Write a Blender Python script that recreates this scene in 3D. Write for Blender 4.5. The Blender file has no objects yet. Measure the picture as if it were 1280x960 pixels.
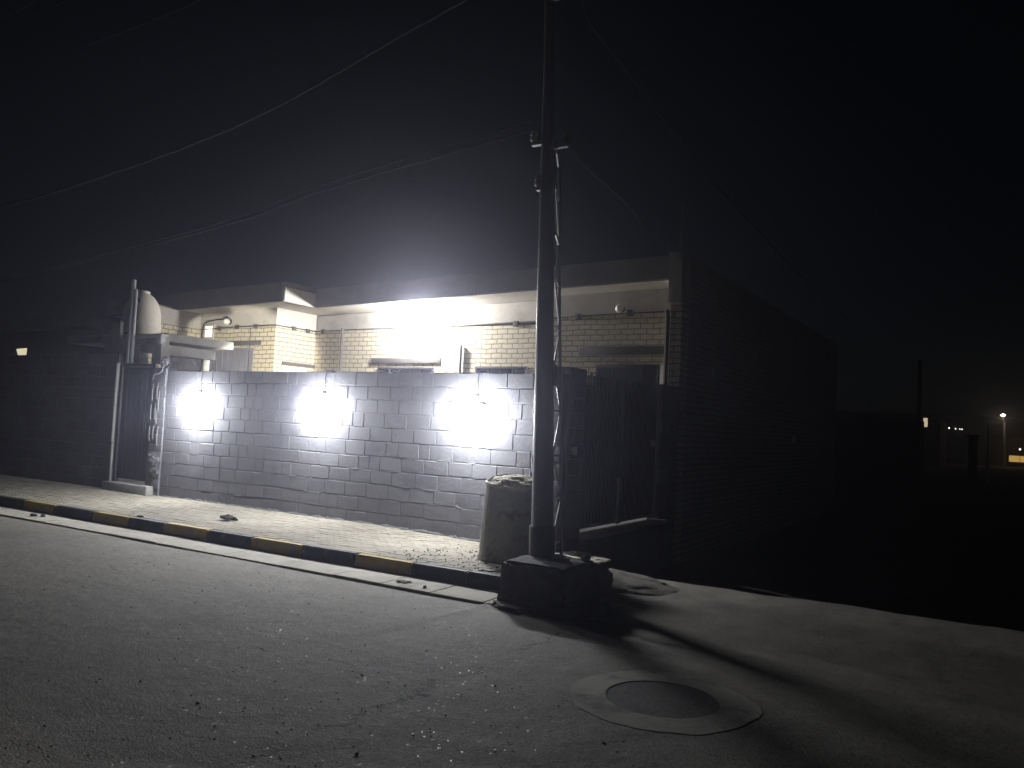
import bpy, bmesh, math, random
from math import sin, cos, pi, radians, sqrt
from mathutils import Vector, Matrix, noise as mnoise
random.seed(11)
SC = bpy.context.scene
COL = SC.collection
R = random.uniform

# ------------------------------------------------------------------ materials
def new_mat(name):
    m = bpy.data.materials.new(name); m.use_nodes = True
    nt = m.node_tree
    return m, nt, nt.nodes['Principled BSDF']

class NB:
    """tiny node builder"""
    def __init__(s, nt): s.nt = nt
    def n(s, typ, **kw):
        x = s.nt.nodes.new(typ)
        for k, v in kw.items(): setattr(x, k, v)
        return x
    def link(s, a, b): s.nt.links.new(a, b)
    def put(s, sock, v):
        if isinstance(v, bpy.types.NodeSocket): s.link(v, sock)
        else: sock.default_value = v
    def math(s, op, a, b=0.0, c=0.0, clamp=False):
        x = s.n('ShaderNodeMath', operation=op); x.use_clamp = clamp
        s.put(x.inputs[0], a); s.put(x.inputs[1], b); s.put(x.inputs[2], c)
        return x.outputs[0]
    def ramp(s, v, a, b):
        x = s.n('ShaderNodeMapRange'); x.clamp = True
        s.put(x.inputs[0], v); x.inputs[1].default_value = a; x.inputs[2].default_value = b
        return x.outputs[0]
    def mix(s, f, a, b, mode='MIX'):
        x = s.n('ShaderNodeMix', data_type='RGBA', blend_type=mode)
        s.put(x.inputs[0], f)
        for i, v in ((6, a), (7, b)):
            if isinstance(v, (tuple, list)): v = (*v[:3], 1)
            s.put(x.inputs[i], v)
        return x.outputs[2]
    def pos(s): return s.n('ShaderNodeNewGeometry').outputs['Position']
    def noise(s, vec, scale, detail=4, rough=.55):
        x = s.n('ShaderNodeTexNoise'); x.inputs['Scale'].default_value = scale
        x.inputs['Detail'].default_value = detail; x.inputs['Roughness'].default_value = rough
        s.link(vec, x.inputs['Vector']); return x.outputs['Fac']
    def voronoi(s, vec, scale, feature='F1', out='Distance'):
        x = s.n('ShaderNodeTexVoronoi', feature=feature); x.inputs['Scale'].default_value = scale
        s.link(vec, x.inputs['Vector']); return x.outputs[out]
    def bump(s, h, strength=.4, dist=.01, normal=None):
        x = s.n('ShaderNodeBump'); x.inputs['Strength'].default_value = strength
        x.inputs['Distance'].default_value = dist; s.put(x.inputs['Height'], h)
        if normal is not None: s.link(normal, x.inputs['Normal'])
        return x.outputs[0]

def rough_mat(name, col, dark=.7, rough=.85, s1=1.2, s2=18, s3=140, bump=.3, bdist=.006, metal=0, spec=.4, island=0.0, stain=None):
    """weathered matte surface: broad blotches, fine mottling, grain bump"""
    m, nt, p = new_mat(name); b = NB(nt); P = b.pos()
    n1 = b.ramp(b.noise(P, s1, 5), .3, .7); n2 = b.ramp(b.noise(P, s2, 5), .3, .75); n3 = b.noise(P, s3, 3)
    d = tuple(c*dark for c in col)
    c = b.mix(n1, d, col)
    c = b.mix(b.math('MULTIPLY', n2, .5), c, tuple(min(1, x*1.12) for x in col))
    if island:
        r = b.n('ShaderNodeNewGeometry').outputs['Random Per Island']
        c = b.mix(b.math('MULTIPLY', r, island), c, tuple(x*.45 for x in col))
    if stain:
        f = b.ramp(b.noise(P, stain[1], 6, .65), .52, .66)
        c = b.mix(b.math('MULTIPLY', f, stain[2]), c, stain[0])
    b.link(c, p.inputs['Base Color'])
    p.inputs['Roughness'].default_value = rough; p.inputs['Metallic'].default_value = metal
    p.inputs['Specular IOR Level'].default_value = spec
    h = b.math('ADD', b.math('MULTIPLY', n2, .6), b.math('MULTIPLY', n3, .5))
    b.link(b.bump(h, bump, bdist), p.inputs['Normal'])
    return m

def brick_mat(name, c1, c2, mortar, bw=.25, rh=.1, ms=.013, wob=.011):
    m, nt, p = new_mat(name); b = NB(nt); P = b.pos()
    g = b.n('ShaderNodeNewGeometry')
    sn = b.n('ShaderNodeSeparateXYZ'); b.link(g.outputs['True Normal'], sn.inputs[0])
    sp = b.n('ShaderNodeSeparateXYZ'); b.link(P, sp.inputs[0])
    isx = b.math('GREATER_THAN', b.math('ABSOLUTE', sn.outputs[0]), .5)
    u = b.math('ADD', b.math('MULTIPLY', sp.outputs[1], isx), b.math('MULTIPLY', sp.outputs[0], b.math('SUBTRACT', 1.0, isx)))
    w = b.math('MULTIPLY', b.math('SUBTRACT', b.noise(P, 3.0, 4), .5), wob*5)
    w2 = b.math('MULTIPLY', b.math('SUBTRACT', b.noise(P, 14.0, 3), .5), wob*2.5)
    cv = b.n('ShaderNodeCombineXYZ')
    b.link(b.math('ADD', u, w2), cv.inputs[0]); b.link(b.math('ADD', sp.outputs[2], b.math('ADD', w, w2)), cv.inputs[1])
    t = b.n('ShaderNodeTexBrick')
    t.inputs['Scale'].default_value = 1; t.inputs['Brick Width'].default_value = bw; t.inputs['Row Height'].default_value = rh
    t.inputs['Mortar Size'].default_value = ms; t.inputs['Mortar Smooth'].default_value = .35; t.inputs['Bias'].default_value = -.1
    t.inputs['Color1'].default_value = (*c1, 1); t.inputs['Color2'].default_value = (*c2, 1); t.inputs['Mortar'].default_value = (*mortar, 1)
    b.link(cv.outputs[0], t.inputs['Vector'])
    n2 = b.ramp(b.noise(P, 22, 5), .3, .7); n1 = b.ramp(b.noise(P, .9, 5), .35, .7)
    c = b.mix(b.math('MULTIPLY', n2, .3), t.outputs['Color'], tuple(x*.55 for x in c1))
    c = b.mix(b.math('MULTIPLY', n1, .25), c, tuple(x*.6 for x in c2))
    b.link(c, p.inputs['Base Color']); p.inputs['Roughness'].default_value = .9
    h = b.math('SUBTRACT', b.math('MULTIPLY', b.noise(P, 60, 4), .35), t.outputs['Fac'])
    b.link(b.bump(h, .8, .012), p.inputs['Normal'])
    return m

def emit_mat(name, col, strength):
    m, nt, p = new_mat(name); b = NB(nt); P = b.pos()
    n = b.mix(b.noise(P, 4.0), tuple(c*.9 for c in col), col)
    b.link(n, p.inputs['Emission Color'])
    p.inputs['Base Color'].default_value = (*[min(1, c*.8) for c in col], 1)
    p.inputs['Emission Strength'].default_value = strength
    return m

def asphalt_mat():
    m, nt, p = new_mat('asphalt'); b = NB(nt); P = b.pos()
    n0 = b.ramp(b.noise(P, .35, 5, .6), .3, .72); n1 = b.ramp(b.noise(P, 2.2, 6, .6), .3, .72); n2 = b.noise(P, 60, 4, .7)
    v = b.voronoi(P, 85); vc = b.voronoi(P, 85, out='Color')
    sep = b.n('ShaderNodeSeparateColor'); b.link(vc, sep.inputs[0])
    c = b.mix(n0, (.200, .184, .150), (.305, .281, .230))
    c = b.mix(b.math('MULTIPLY', n1, .45), c, (.335, .31, .25))
    c = b.mix(b.math('MULTIPLY', b.ramp(n2, .42, .62), .45), c, (.075, .072, .068))
    stone = b.math('GREATER_THAN', sep.outputs[0], .87)
    c = b.mix(b.math('MULTIPLY', stone, .55), c, (.34, .33, .30))
    dk = b.math('GREATER_THAN', sep.outputs[1], .9)
    c = b.mix(b.math('MULTIPLY', dk, .6), c, (.045, .045, .045))
    n5 = b.ramp(b.noise(P, 8.0, 6, .7), .36, .66)
    c = b.mix(b.math('MULTIPLY', b.math('SUBTRACT', 1.0, n5), .38), c, (.085, .082, .076))
    oil = b.ramp(b.noise(P, .8, 4, .5), .62, .70)
    c = b.mix(b.math('MULTIPLY', oil, .35), c, (.06, .058, .055))
    spd = b.n('ShaderNodeSeparateXYZ'); b.link(P, spd.inputs[0])
    dust = b.math('MULTIPLY', b.ramp(spd.outputs[1], 4.9, 6.4), b.ramp(b.noise(P, 1.6, 6, .65), .38, .68))
    c = b.mix(b.math('MULTIPLY', dust, .6), c, (.33, .305, .25))
    # a wandering crack and its patch edge, in metres on the ground
    sp = b.n('ShaderNodeSeparateXYZ'); b.link(P, sp.inputs[0])
    wx = b.math('MULTIPLY', b.math('SUBTRACT', b.noise(P, 2.4, 6, .7), .5), .75)
    dx = b.math('ABSOLUTE', b.math('ADD', b.math('ADD', sp.outputs[0], 3.03), wx))
    lim = b.math('MULTIPLY', b.math('LESS_THAN', sp.outputs[1], 6.0), b.math('GREATER_THAN', sp.outputs[1], 1.0))
    gap = b.ramp(b.noise(P, 1.7, 3), .40, .56)
    crack = b.math('MULTIPLY', b.math('MULTIPLY', b.math('SUBTRACT', 1.0, b.ramp(dx, .006, .022)), lim), gap)
    wy = b.math('MULTIPLY', b.math('SUBTRACT', b.noise(P, 1.5, 6, .7), .5), .9)
    dy = b.math('ABSOLUTE', b.math('ADD', b.math('ADD', b.math('ADD', sp.outputs[1], b.math('MULTIPLY', sp.outputs[0], .22)), -3.4), wy))
    crack2 = b.math('MULTIPLY', b.math('SUBTRACT', 1.0, b.ramp(dy, .004, .014)), b.ramp(b.noise(P, 1.1, 3), .5, .6))
    cr = b.math('MAXIMUM', crack, b.math('MULTIPLY', crack2, .6))
    c = b.mix(b.math('MULTIPLY', cr, .8), c, (.03, .03, .03))
    b.link(c, p.inputs['Base Color'])
    rr = b.math('SUBTRACT', .82, b.math('MULTIPLY', b.math('GREATER_THAN', sep.outputs[2], .994), .4))
    b.link(rr, p.inputs['Roughness']); p.inputs['Specular IOR Level'].default_value = .45
    h = b.math('SUBTRACT', b.math('ADD', b.math('MULTIPLY', v, .7), b.math('MULTIPLY', n2, .6)), b.math('MULTIPLY', cr, 2.0))
    bb = b.bump(h, .55, .006)
    b.link(b.bump(n1, .35, .03, bb), p.inputs['Normal'])
    return m

def kerb_mat(name, paint, under, wear):
    m, nt, p = new_mat(name); b = NB(nt); P = b.pos()
    f = b.ramp(b.noise(P, 9, 7, .7), wear, wear+.14)
    d = b.ramp(b.noise(P, 2.5, 4), .35, .7)
    c = b.mix(d, tuple(x*.7 for x in paint), paint)
    c = b.mix(b.math('MULTIPLY', f, .75), c, under)
    c = b.mix(b.math('MULTIPLY', b.ramp(b.noise(P, 45, 4), .55, .7), .35), c, (.12, .11, .09))
    b.link(c, p.inputs['Base Color']); p.inputs['Roughness'].default_value = .7
    b.link(b.bump(b.math('ADD', f, b.noise(P, 70, 4)), .4, .005), p.inputs['Normal'])
    return m

M = {}
M['asphalt'] = asphalt_mat()
M['old_asphalt'] = rough_mat('old_asphalt', (.14, .136, .125), .6, .85, 4, 30, 130, .9, .012, stain=((.05, .05, .05), 30, .6))
M['gutter'] = rough_mat('gutter', (.50, .475, .40), .7, .9, 2.2, 20, 150, .5, .008, stain=((.25, .23, .19), 2.5, .6))
M['collar'] = rough_mat('collar', (.42, .40, .345), .62, .9, 3, 22, 130, .6, .008, stain=((.13, .125, .115), 3.2, .85))
M['dirt'] = rough_mat('dirt', (.13, .12, .10), .65, .95, .8, 14, 90, .7, .02)
M['sand'] = rough_mat('sand', (.22, .205, .17), .7, .95, 3, 22, 120, .7, .015)
M['concrete'] = rough_mat('concrete', (.34, .33, .29), .66, .9, 2.2, 20, 150, .5, .008)
M['old_concrete'] = rough_mat('old_concrete', (.25, .245, .23), .6, .92, 2.5, 20, 130, .6, .01)
M['footing'] = rough_mat('footing', (.15, .145, .13), .5, .92, 3.5, 18, 90, .9, .02, stain=((.05, .05, .05), 3, .7))
M['dark_concrete'] = rough_mat('dark_concrete', (.07, .068, .065), .6, .92, 2.5, 18, 110, .7, .015)
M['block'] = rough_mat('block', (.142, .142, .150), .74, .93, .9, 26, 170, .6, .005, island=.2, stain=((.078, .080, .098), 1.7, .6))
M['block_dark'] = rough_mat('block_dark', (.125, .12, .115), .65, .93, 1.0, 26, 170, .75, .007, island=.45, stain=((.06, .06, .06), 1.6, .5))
M['mortar'] = rough_mat('mortar', (.135, .135, .135), .7, .95, 1.6, 24, 110, .5, .006)
M['paver'] = rough_mat('paver', (.30, .275, .215), .7, .88, 1.0, 24, 160, .5, .004, island=.35, stain=((.17, .155, .12), 1.1, .5))
M['joint'] = rough_mat('joint', (.10, .092, .075), .6, .95, 3, 30, 120, .6, .006)
M['kerb_yellow'] = kerb_mat('kerb_yellow', (.44, .31, .06), (.20, .18, .14), .47)
M['kerb_black'] = kerb_mat('kerb_black', (.030, .031, .036), (.17, .165, .15), .55)
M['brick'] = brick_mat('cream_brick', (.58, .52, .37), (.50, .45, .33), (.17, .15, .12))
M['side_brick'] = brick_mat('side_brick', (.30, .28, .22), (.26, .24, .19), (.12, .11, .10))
M['plaster'] = rough_mat('plaster', (.46, .435, .39), .74, .9, 1.3, 14, 120, .4, .01, stain=((.27, .25, .22), 1.2, .5))
M['soffit'] = rough_mat('soffit', (.56, .53, .46), .8, .9, 1.3, 14, 120, .3, .008, stain=((.36, .33, .27), 1.0, .45))
M['fascia'] = rough_mat('fascia', (.30, .29, .275), .75, .9, 1.5, 16, 120, .4, .008)
M['lintel'] = rough_mat('lintel', (.085, .078, .07), .75, .9, 2, 20, 120, .4, .006)
M['steel'] = rough_mat('galvanised_steel', (.30, .305, .32), .7, .5, 2.5, 30, 160, .25, .002, metal=.35)
M['pole_paint'] = rough_mat('pole_paint', (.19, .19, .205), .72, .48, 2.5, 30, 160, .25, .002, metal=.25)
M['dark_steel'] = rough_mat('dark_steel', (.045, .045, .052), .7, .5, 2.5, 30, 160, .25, .002, metal=.3)
M['gate_paint'] = rough_mat('gate_paint', (.026, .026, .033), .7, .65, 2, 30, 160, .2, .002, metal=.2)
M['rust'] = rough_mat('rust', (.11, .07, .045), .5, .85, 6, 40, 160, .5, .004)
M['drum'] = rough_mat('drum', (.40, .40, .35), .65, .85, 4, 14, 60, .9, .015, stain=((.11, .10, .085), 4, .7))
M['rim'] = rough_mat('rim', (.52, .47, .32), .75, .8, 6, 30, 90, .5, .006)
M['fill'] = rough_mat('fill', (.46, .42, .30), .5, .95, 9, 40, 120, .9, .02)
M['tank'] = rough_mat('tank', (.55, .53, .46), .82, .6, 2, 14, 90, .15, .004)
M['cable'] = rough_mat('cable', (.016, .016, .018), .8, .9, 3, 30, 90, .2, .002, spec=.08)
M['cable_light'] = rough_mat('cable_light', (.024, .024, .026), .8, .85, 3, 30, 90, .2, .002, spec=.12)
M['black'] = rough_mat('black_plastic', (.025, .025, .027), .8, .6, 3, 30, 90, .2, .002)
M['white'] = rough_mat('white_plastic', (.72, .71, .67), .85, .5, 3, 30, 90, .1, .002)
M['cloth'] = rough_mat('cloth', (.035, .033, .033), .6, .95, 8, 60, 200, .6, .006)
M['grit'] = rough_mat('grit', (.19, .18, .16), .5, .9, 6, 40, 120, .6, .01, spec=.15)
M['leaf'] = rough_mat('leaf', (.20, .12, .05), .6, .8, 9, 60, 200, .4, .004)
M['stone'] = rough_mat('stone', (.33, .315, .28), .6, .85, 6, 40, 120, .6, .01)
M['shutter'] = rough_mat('shutter', (.19, .19, .215), .75, .5, 2, 20, 90, .15, .003)
M['glass'] = rough_mat('dark_glass', (.02, .022, .027), .8, .12, 2, 20, 90, .02, .001, spec=.6)
M['far_wall'] = rough_mat('far_wall', (.15, .13, .115), .6, .9, .3, 2, 20, .3, .02)
M['panel_white'] = rough_mat('panel_white', (.62, .62, .60), .85, .6, 2, 20, 90, .1, .002)
M['lamp_glass'] = emit_mat('lamp_glass', (.88, .92, 1.0), 40)
M['court_glass'] = emit_mat('court_glass', (1.0, .95, .84), 60)
M['yard_glass'] = emit_mat('yard_glass', (1.0, .93, .74), 30)
M['lit_window'] = emit_mat('lit_window', (1.0, .90, .62), .75)
M['lit_vent'] = emit_mat('lit_vent', (1.0, .95, .78), 1.1)
M['lit_door'] = emit_mat('lit_door', (1.0, .80, .55), .75)
M['far_lamp'] = emit_mat('far_lamp', (1.0, .94, .86), 3)
M['street_glass'] = emit_mat('street_glass', (1.0, .93, .82), 25)
M['strip_glow'] = emit_mat('strip_glow', (1.0, .62, .16), .62)

# ------------------------------------------------------------------ mesh helpers
class MB:
    def __init__(s): s.bm = bmesh.new(); s.mi = 0
    def quad(s, vs):
        f = s.bm.faces.new([s.bm.verts.new(v) for v in vs]); f.material_index = s.mi; return f
    def poly(s, vs): return s.quad(vs)
    def box(s, x0, x1, y0, y1, z0, z1, bev=0.0, mat=None, top=None):
        x0, x1 = min(x0, x1), max(x0, x1); y0, y1 = min(y0, y1), max(y0, y1); z0, z1 = min(z0, z1), max(z0, z1)
        t = bmesh.new(); bmesh.ops.create_cube(t, size=1)
        for v in t.verts:
            v.co = Vector(((x0+x1)/2+v.co.x*(x1-x0), (y0+y1)/2+v.co.y*(y1-y0), (z0+z1)/2+v.co.z*(z1-z0)))
            if top is not None and v.co.z > (z0+z1)/2:
                v.co.x = (x0+x1)/2+(v.co.x-(x0+x1)/2)*top; v.co.y = (y0+y1)/2+(v.co.y-(y0+y1)/2)*top
        if bev > 0: bmesh.ops.bevel(t, geom=list(t.edges), offset=bev, segments=2, affect='EDGES', profile=.6)
        s.add(t, mat); return s
    def add(s, t, mat=None):
        vm = {}
        for v in t.verts:
            vm[v] = s.bm.verts.new(mat @ v.co if mat is not None else v.co)
        for f in t.faces:
            try: nf = s.bm.faces.new([vm[v] for v in f.verts]); nf.material_index = s.mi; nf.smooth = f.smooth
            except ValueError: pass
        t.free()
    def tube(s, pts, rad, n=10, caps=True, smooth=True):
        pts = [Vector(p) for p in pts]; rs = rad if isinstance(rad, (list, tuple)) else [rad]*len(pts)
        rings = []; up = None
        for i, p in enumerate(pts):
            d = (pts[min(i+1, len(pts)-1)]-pts[max(i-1, 0)]).normalized()
            if up is None:
                up = Vector((0, 0, 1)) if abs(d.z) < .9 else Vector((1, 0, 0))
            a = d.cross(up).normalized(); b2 = a.cross(d).normalized(); up = b2
            rings.append([s.bm.verts.new(p+(a*cos(2*pi*k/n)+b2*sin(2*pi*k/n))*rs[i]) for k in range(n)])
        for i in range(len(rings)-1):
            for k in range(n):
                f = s.bm.faces.new([rings[i][k], rings[i][(k+1) % n], rings[i+1][(k+1) % n], rings[i+1][k]])
                f.smooth = smooth; f.material_index = s.mi
        if caps:
            for r in (rings[0][::-1], rings[-1]):
                f = s.bm.faces.new(r); f.material_index = s.mi
        return s
    def lathe(s, prof, c, n=32, smooth=True, wob=0.0, sq=0.0, axis='Z'):
        rings = []
        for (r, z) in prof:
            ring = []
            for k in range(n):
                a = 2*pi*k/n
                q = 1+wob*mnoise.noise(Vector((cos(a)*1.7, sin(a)*1.7, z*2.2+c[0])))
                if sq: q *= 1/((abs(cos(a))**(2+sq)+abs(sin(a))**(2+sq))**(1/(2+sq)))
                v = Vector((cos(a)*r*q, sin(a)*r*q, z))
                if axis == '-Y': v = Vector((v.x, -v.z, v.y))
                if axis == '+Y': v = Vector((-v.x, v.z, v.y))
                ring.append(s.bm.verts.new(v+Vector(c)))
            rings.append(ring)
        for i in range(len(rings)-1):
            for k in range(n):
                f = s.bm.faces.new([rings[i][k], rings[i][(k+1) % n], rings[i+1][(k+1) % n], rings[i+1][k]])
                f.smooth = smooth; f.material_index = s.mi
        f = s.bm.faces.new(rings[0][::-1]); f.material_index = s.mi
        f = s.bm.faces.new(rings[-1]); f.material_index = s.mi
        return s
    def lump(s, c, rx, ry, rz, sub=3, amp=.25, fr=2.2, seed=0.0, flat=True):
        t = bmesh.new(); bmesh.ops.create_icosphere(t, subdivisions=sub, radius=1)
        for v in t.verts:
            d = 1+amp*mnoise.fractal(v.co*fr+Vector((seed, seed*1.7, 3.1)), 1.0, 2.0, 4)
            v.co = Vector((v.co.x*rx*d, v.co.y*ry*d, v.co.z*rz*d))
            if flat and v.co.z < 0: v.co.z *= .25
            v.co += Vector(c)
        for f in t.faces: f.smooth = sub > 2
        s.add(t); return s
    def build(s, name, mats, parent=None, sharp=35):
        me = bpy.data.meshes.new(name)
        off = parent_loc(parent)
        bmesh.ops.recalc_face_normals(s.bm, faces=s.bm.faces)
        if off.length: bmesh.ops.translate(s.bm, verts=s.bm.verts, vec=-off)
        s.bm.to_mesh(me); s.bm.free()
        for m in (mats if isinstance(mats, (list, tuple)) else [mats]): me.materials.append(m)
        try: me.set_sharp_from_angle(angle=radians(sharp))
        except Exception: pass
        o = bpy.data.objects.new(name, me); COL.objects.link(o)
        if parent: o.parent = parent
        return o
LOCS = {}
def parent_loc(p):
    v = Vector((0, 0, 0))
    while p is not None:
        v += Vector(p.location); p = p.parent
    return v
def tag(o, label, cat, group=None, kind='thing'):
    o['label'] = label; o['category'] = cat; o['kind'] = kind
    if group: o['group'] = group
    return o
def thing(name, label, cat, loc=(0, 0, 0), group=None):
    o = bpy.data.objects.new(name, None); COL.objects.link(o)
    o.location = loc; o.empty_display_size = .2
    return tag(o, label, cat, group)
def struct(o): o['kind'] = 'structure'; return o
def copy_tree(root, loc):
    r = root.copy(); COL.objects.link(r); r.location = loc
    for ch in list(root.children):
        c = ch.copy(); COL.objects.link(c); c.parent = r
        for g in list(ch.children):
            d = g.copy(); COL.objects.link(d); d.parent = c
    return r
def N(x, y, z=0): return mnoise.noise(Vector((x, y, z)))

# ------------------------------------------------------------------ ground, road, pavement
b = MB(); b.quad([(-115, -16, -.62), (115, -16, -.62), (115, 190, -.62), (-115, 190, -.62)])
struct(b.build('ground', M['dirt']))

# asphalt: fine near the camera
b = MB()
xs = [-60, -40, -26]+[-20+.5*i for i in range(31)]+[-4.9+.2*i for i in range(75)]+[14, 22, 40]
def road_edge(x):
    return 6.30+.02*N(x*1.3, 2) if x < -3.95 else 8.60+.10*N(x*1.1, 5)+.07*N(x*3.7, 8)
NY = 30
grid = []
for x in xs:
    e = road_edge(x)
    col = []
    for j in range(NY+1):
        t = j/NY; y = -14*(1-t)**2.2+e*(1-(1-t)**2.2)
        z = .012*N(x*.5, y*.5, 1)*min(1, max(0, (sqrt((x+1.8)**2+(y-4.86)**2)-1.2)/1.0))
        if x > -4 and y > 6.6: z += .035*min(1, (y-6.6)/1.2)
        col.append(b.bm.verts.new((x, y, z*min(1, 1))))
    grid.append(col)
for i in range(len(xs)-1):
    for j in range(NY):
        f = b.bm.faces.new([grid[i][j], grid[i+1][j], grid[i+1][j+1], grid[i][j+1]]); f.smooth = True
struct(b.build('road', M['asphalt']))

# concrete gutter strip, laid in slabs
b = MB(); x = -34.0
while x < -4.0:
    L = R(.55, 1.0); x1 = min(x+L, -3.95)
    e0, e1 = 6.30+.022*N(x*2, 9), 6.30+.022*N(x1*2, 9)
    dz = R(-.004, .004)
    t = bmesh.new(); bmesh.ops.create_cube(t, size=1)
    for v in t.verts:
        fx, fy, fz = v.co
        xx = x+.004 if fx < 0 else x1-.004
        v.co = Vector((xx, ((e0 if fx < 0 else e1) if fy < 0 else 6.795), -.05 if fz < 0 else (.022 if fy < 0 else .03)+dz))
    bmesh.ops.bevel(t, geom=list(t.edges), offset=.006, segments=1, affect='EDGES')
    b.add(t); x = x1
struct(b.build('gutter', M['gutter']))

# kerb of painted stones
bounds = [-5.32, -6.10, -6.92, -7.76, -8.55, -9.41, -10.18, -11.0, -11.95, -12.80]
while bounds[-1] > -32: bounds.append(bounds[-1]-.83)
b = MB(); edges = [-3.96, -4.62]+bounds
for i in range(len(edges)-1):
    x1, x0 = edges[i], edges[i+1]
    k = i-1
    b.mi = 0 if k < 1 else (1 if k % 2 else 0)
    if k < 1: b.mi = 0
    t = bmesh.new(); bmesh.ops.create_cube(t, size=1)
    dz, dy = R(-.004, .004), R(-.005, .005)
    for v in t.verts:
        fx, fy, fz = v.co
        v.co = Vector((x0+.003 if fx < 0 else x1-.003, (6.80 if fz < 0 else 6.825)+dy if fy < 0 else 6.945, -.05 if fz < 0 else .155+dz))
    bmesh.ops.bevel(t, geom=list(t.edges), offset=.014, segments=2, affect='EDGES')
    b.add(t)
struct(b.build('kerb', [M['kerb_black'], M['kerb_yellow']]))

# zigzag interlocking pavers on a sand bed
def walk_z(x, y):
    z = .150+.006*N(x*.6, y*.8, 3)
    if x > -7.6: z -= .035*min(1, (x+7.6)/1.6)*min(1, max(0, (y-7.2)/1.2))
    return z
b = MB()
Lp, Wp, amp = .225, .1125, .017
def zig(u):
    t = (u/Lp*2) % 1.0
    return amp*(4*abs(t-.5)-1)
row = 0; y = 6.955
while y < 9.0:
    x = -30.0+(Lp*.5 if row % 2 else 0)
    while x < -4.15:
        g = .0035; top0 = []
        us = [x+g, x+Lp*.25, x+Lp*.5, x+Lp*.75, x+Lp-g]
        lo = [(u, y+zig(u)+g) for u in us]; hi = [(u, y+Wp+zig(u)-g) for u in us]
        if hi[0][1] > 6.955:
            ring = lo+hi[::-1]
            h = R(-.0022, .0022); tx, ty = R(-.012, .012), R(-.012, .012)
            cxm, cym = x+Lp/2, y+Wp/2
            zc = walk_z(cxm, cym)+h
            skip = (x > -5.6 and N(x*2.1, y*2.3, 7) > .28)
            if not skip:
                inner = []; outer = []
                for (u, v) in ring:
                    v = max(v, 6.957)
                    iu = u+(cxm-u)*.045; iv = v+(cym-v)*.075
                    inner.append(b.bm.verts.new((iu, iv, zc+tx*(iu-cxm)+ty*(iv-cym))))
                    outer.append(b.bm.verts.new((u, v, zc-.006)))
                bot = [b.bm.verts.new((v.co.x, v.co.y, zc-.03)) for v in outer]
                b.bm.faces.new(inner)
                for k in range(len(ring)):
                    k2 = (k+1) % len(ring)
                    b.bm.faces.new([outer[k], outer[k2], inner[k2], inner[k]])
                    b.bm.faces.new([bot[k], bot[k2], outer[k2], outer[k]])
        x += Lp
    y += Wp; row += 1
struct(b.build('pavement', M['paver']))
b = MB(); nx = 130
xsb = [-31+i*(27.0/nx) for i in range(nx+1)]; ysb = [6.95, 7.2, 7.5, 7.8, 8.1, 8.4, 8.7, 8.94]
g = [[b.bm.verts.new((x, y, walk_z(x, y)-.009+.003*N(x*4, y*4))) for y in ysb] for x in xsb]
for i in range(nx):
    for j in range(len(ysb)-1):
        b.bm.faces.new([g[i][j], g[i+1][j], g[i+1][j+1], g[i][j+1]]).smooth = True
# closed end towards the lane
for j in range(len(ysb)-1):
    p, q = g[nx][j].co, g[nx][j+1].co
    b.quad([p, q, (q.x+.05, q.y, -.04), (p.x+.05, p.y, -.04)])
struct(b.build('pavement_bed', M['joint']))

# lane beside the house (earth), courtyard floor
b = MB(); NX, NYL = 22, 60
g = []
for i in range(NX+1):
    x = -4.74+i*(9.5/NX); rowv = []
    for j in range(NYL+1):
        y = 8.55+(j/NYL)**1.6*120
        dr = min(1, max(0, (y-8.62)/.35))  # drop shaped to hide and shade the lamp-lit lane mouth
        z = -.13-.40*dr*dr*(3-2*dr)+.05*N(x*.7, y*.5, 4)*min(1, dr+.2)+.02*N(x*2.2, y*2.0, 8)
        rowv.append(b.bm.verts.new((x, y, z)))
    g.append(rowv)
for i in range(NX):
    for j in range(NYL):
        b.bm.faces.new([g[i][j], g[i+1][j], g[i+1][j+1], g[i][j+1]]).smooth = True
struct(b.build('lane', M['dirt']))
b = MB(); b.box(-19, -4.96, 9.16, 13.9, -.02, .24); struct(b.build('courtyard_floor', M['old_concrete']))

# sand swept into a low ridge between the pole footing and the lane
b = MB(); b.lump((-3.75, 8.0, -.02), .95, .50, .17, 5, .16, 1.5, 2.0)
o = b.build('sand_heap', M['sand']); tag(o, 'low heap of pale swept sand at the corner behind the pole footing', 'sand heap')

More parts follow.
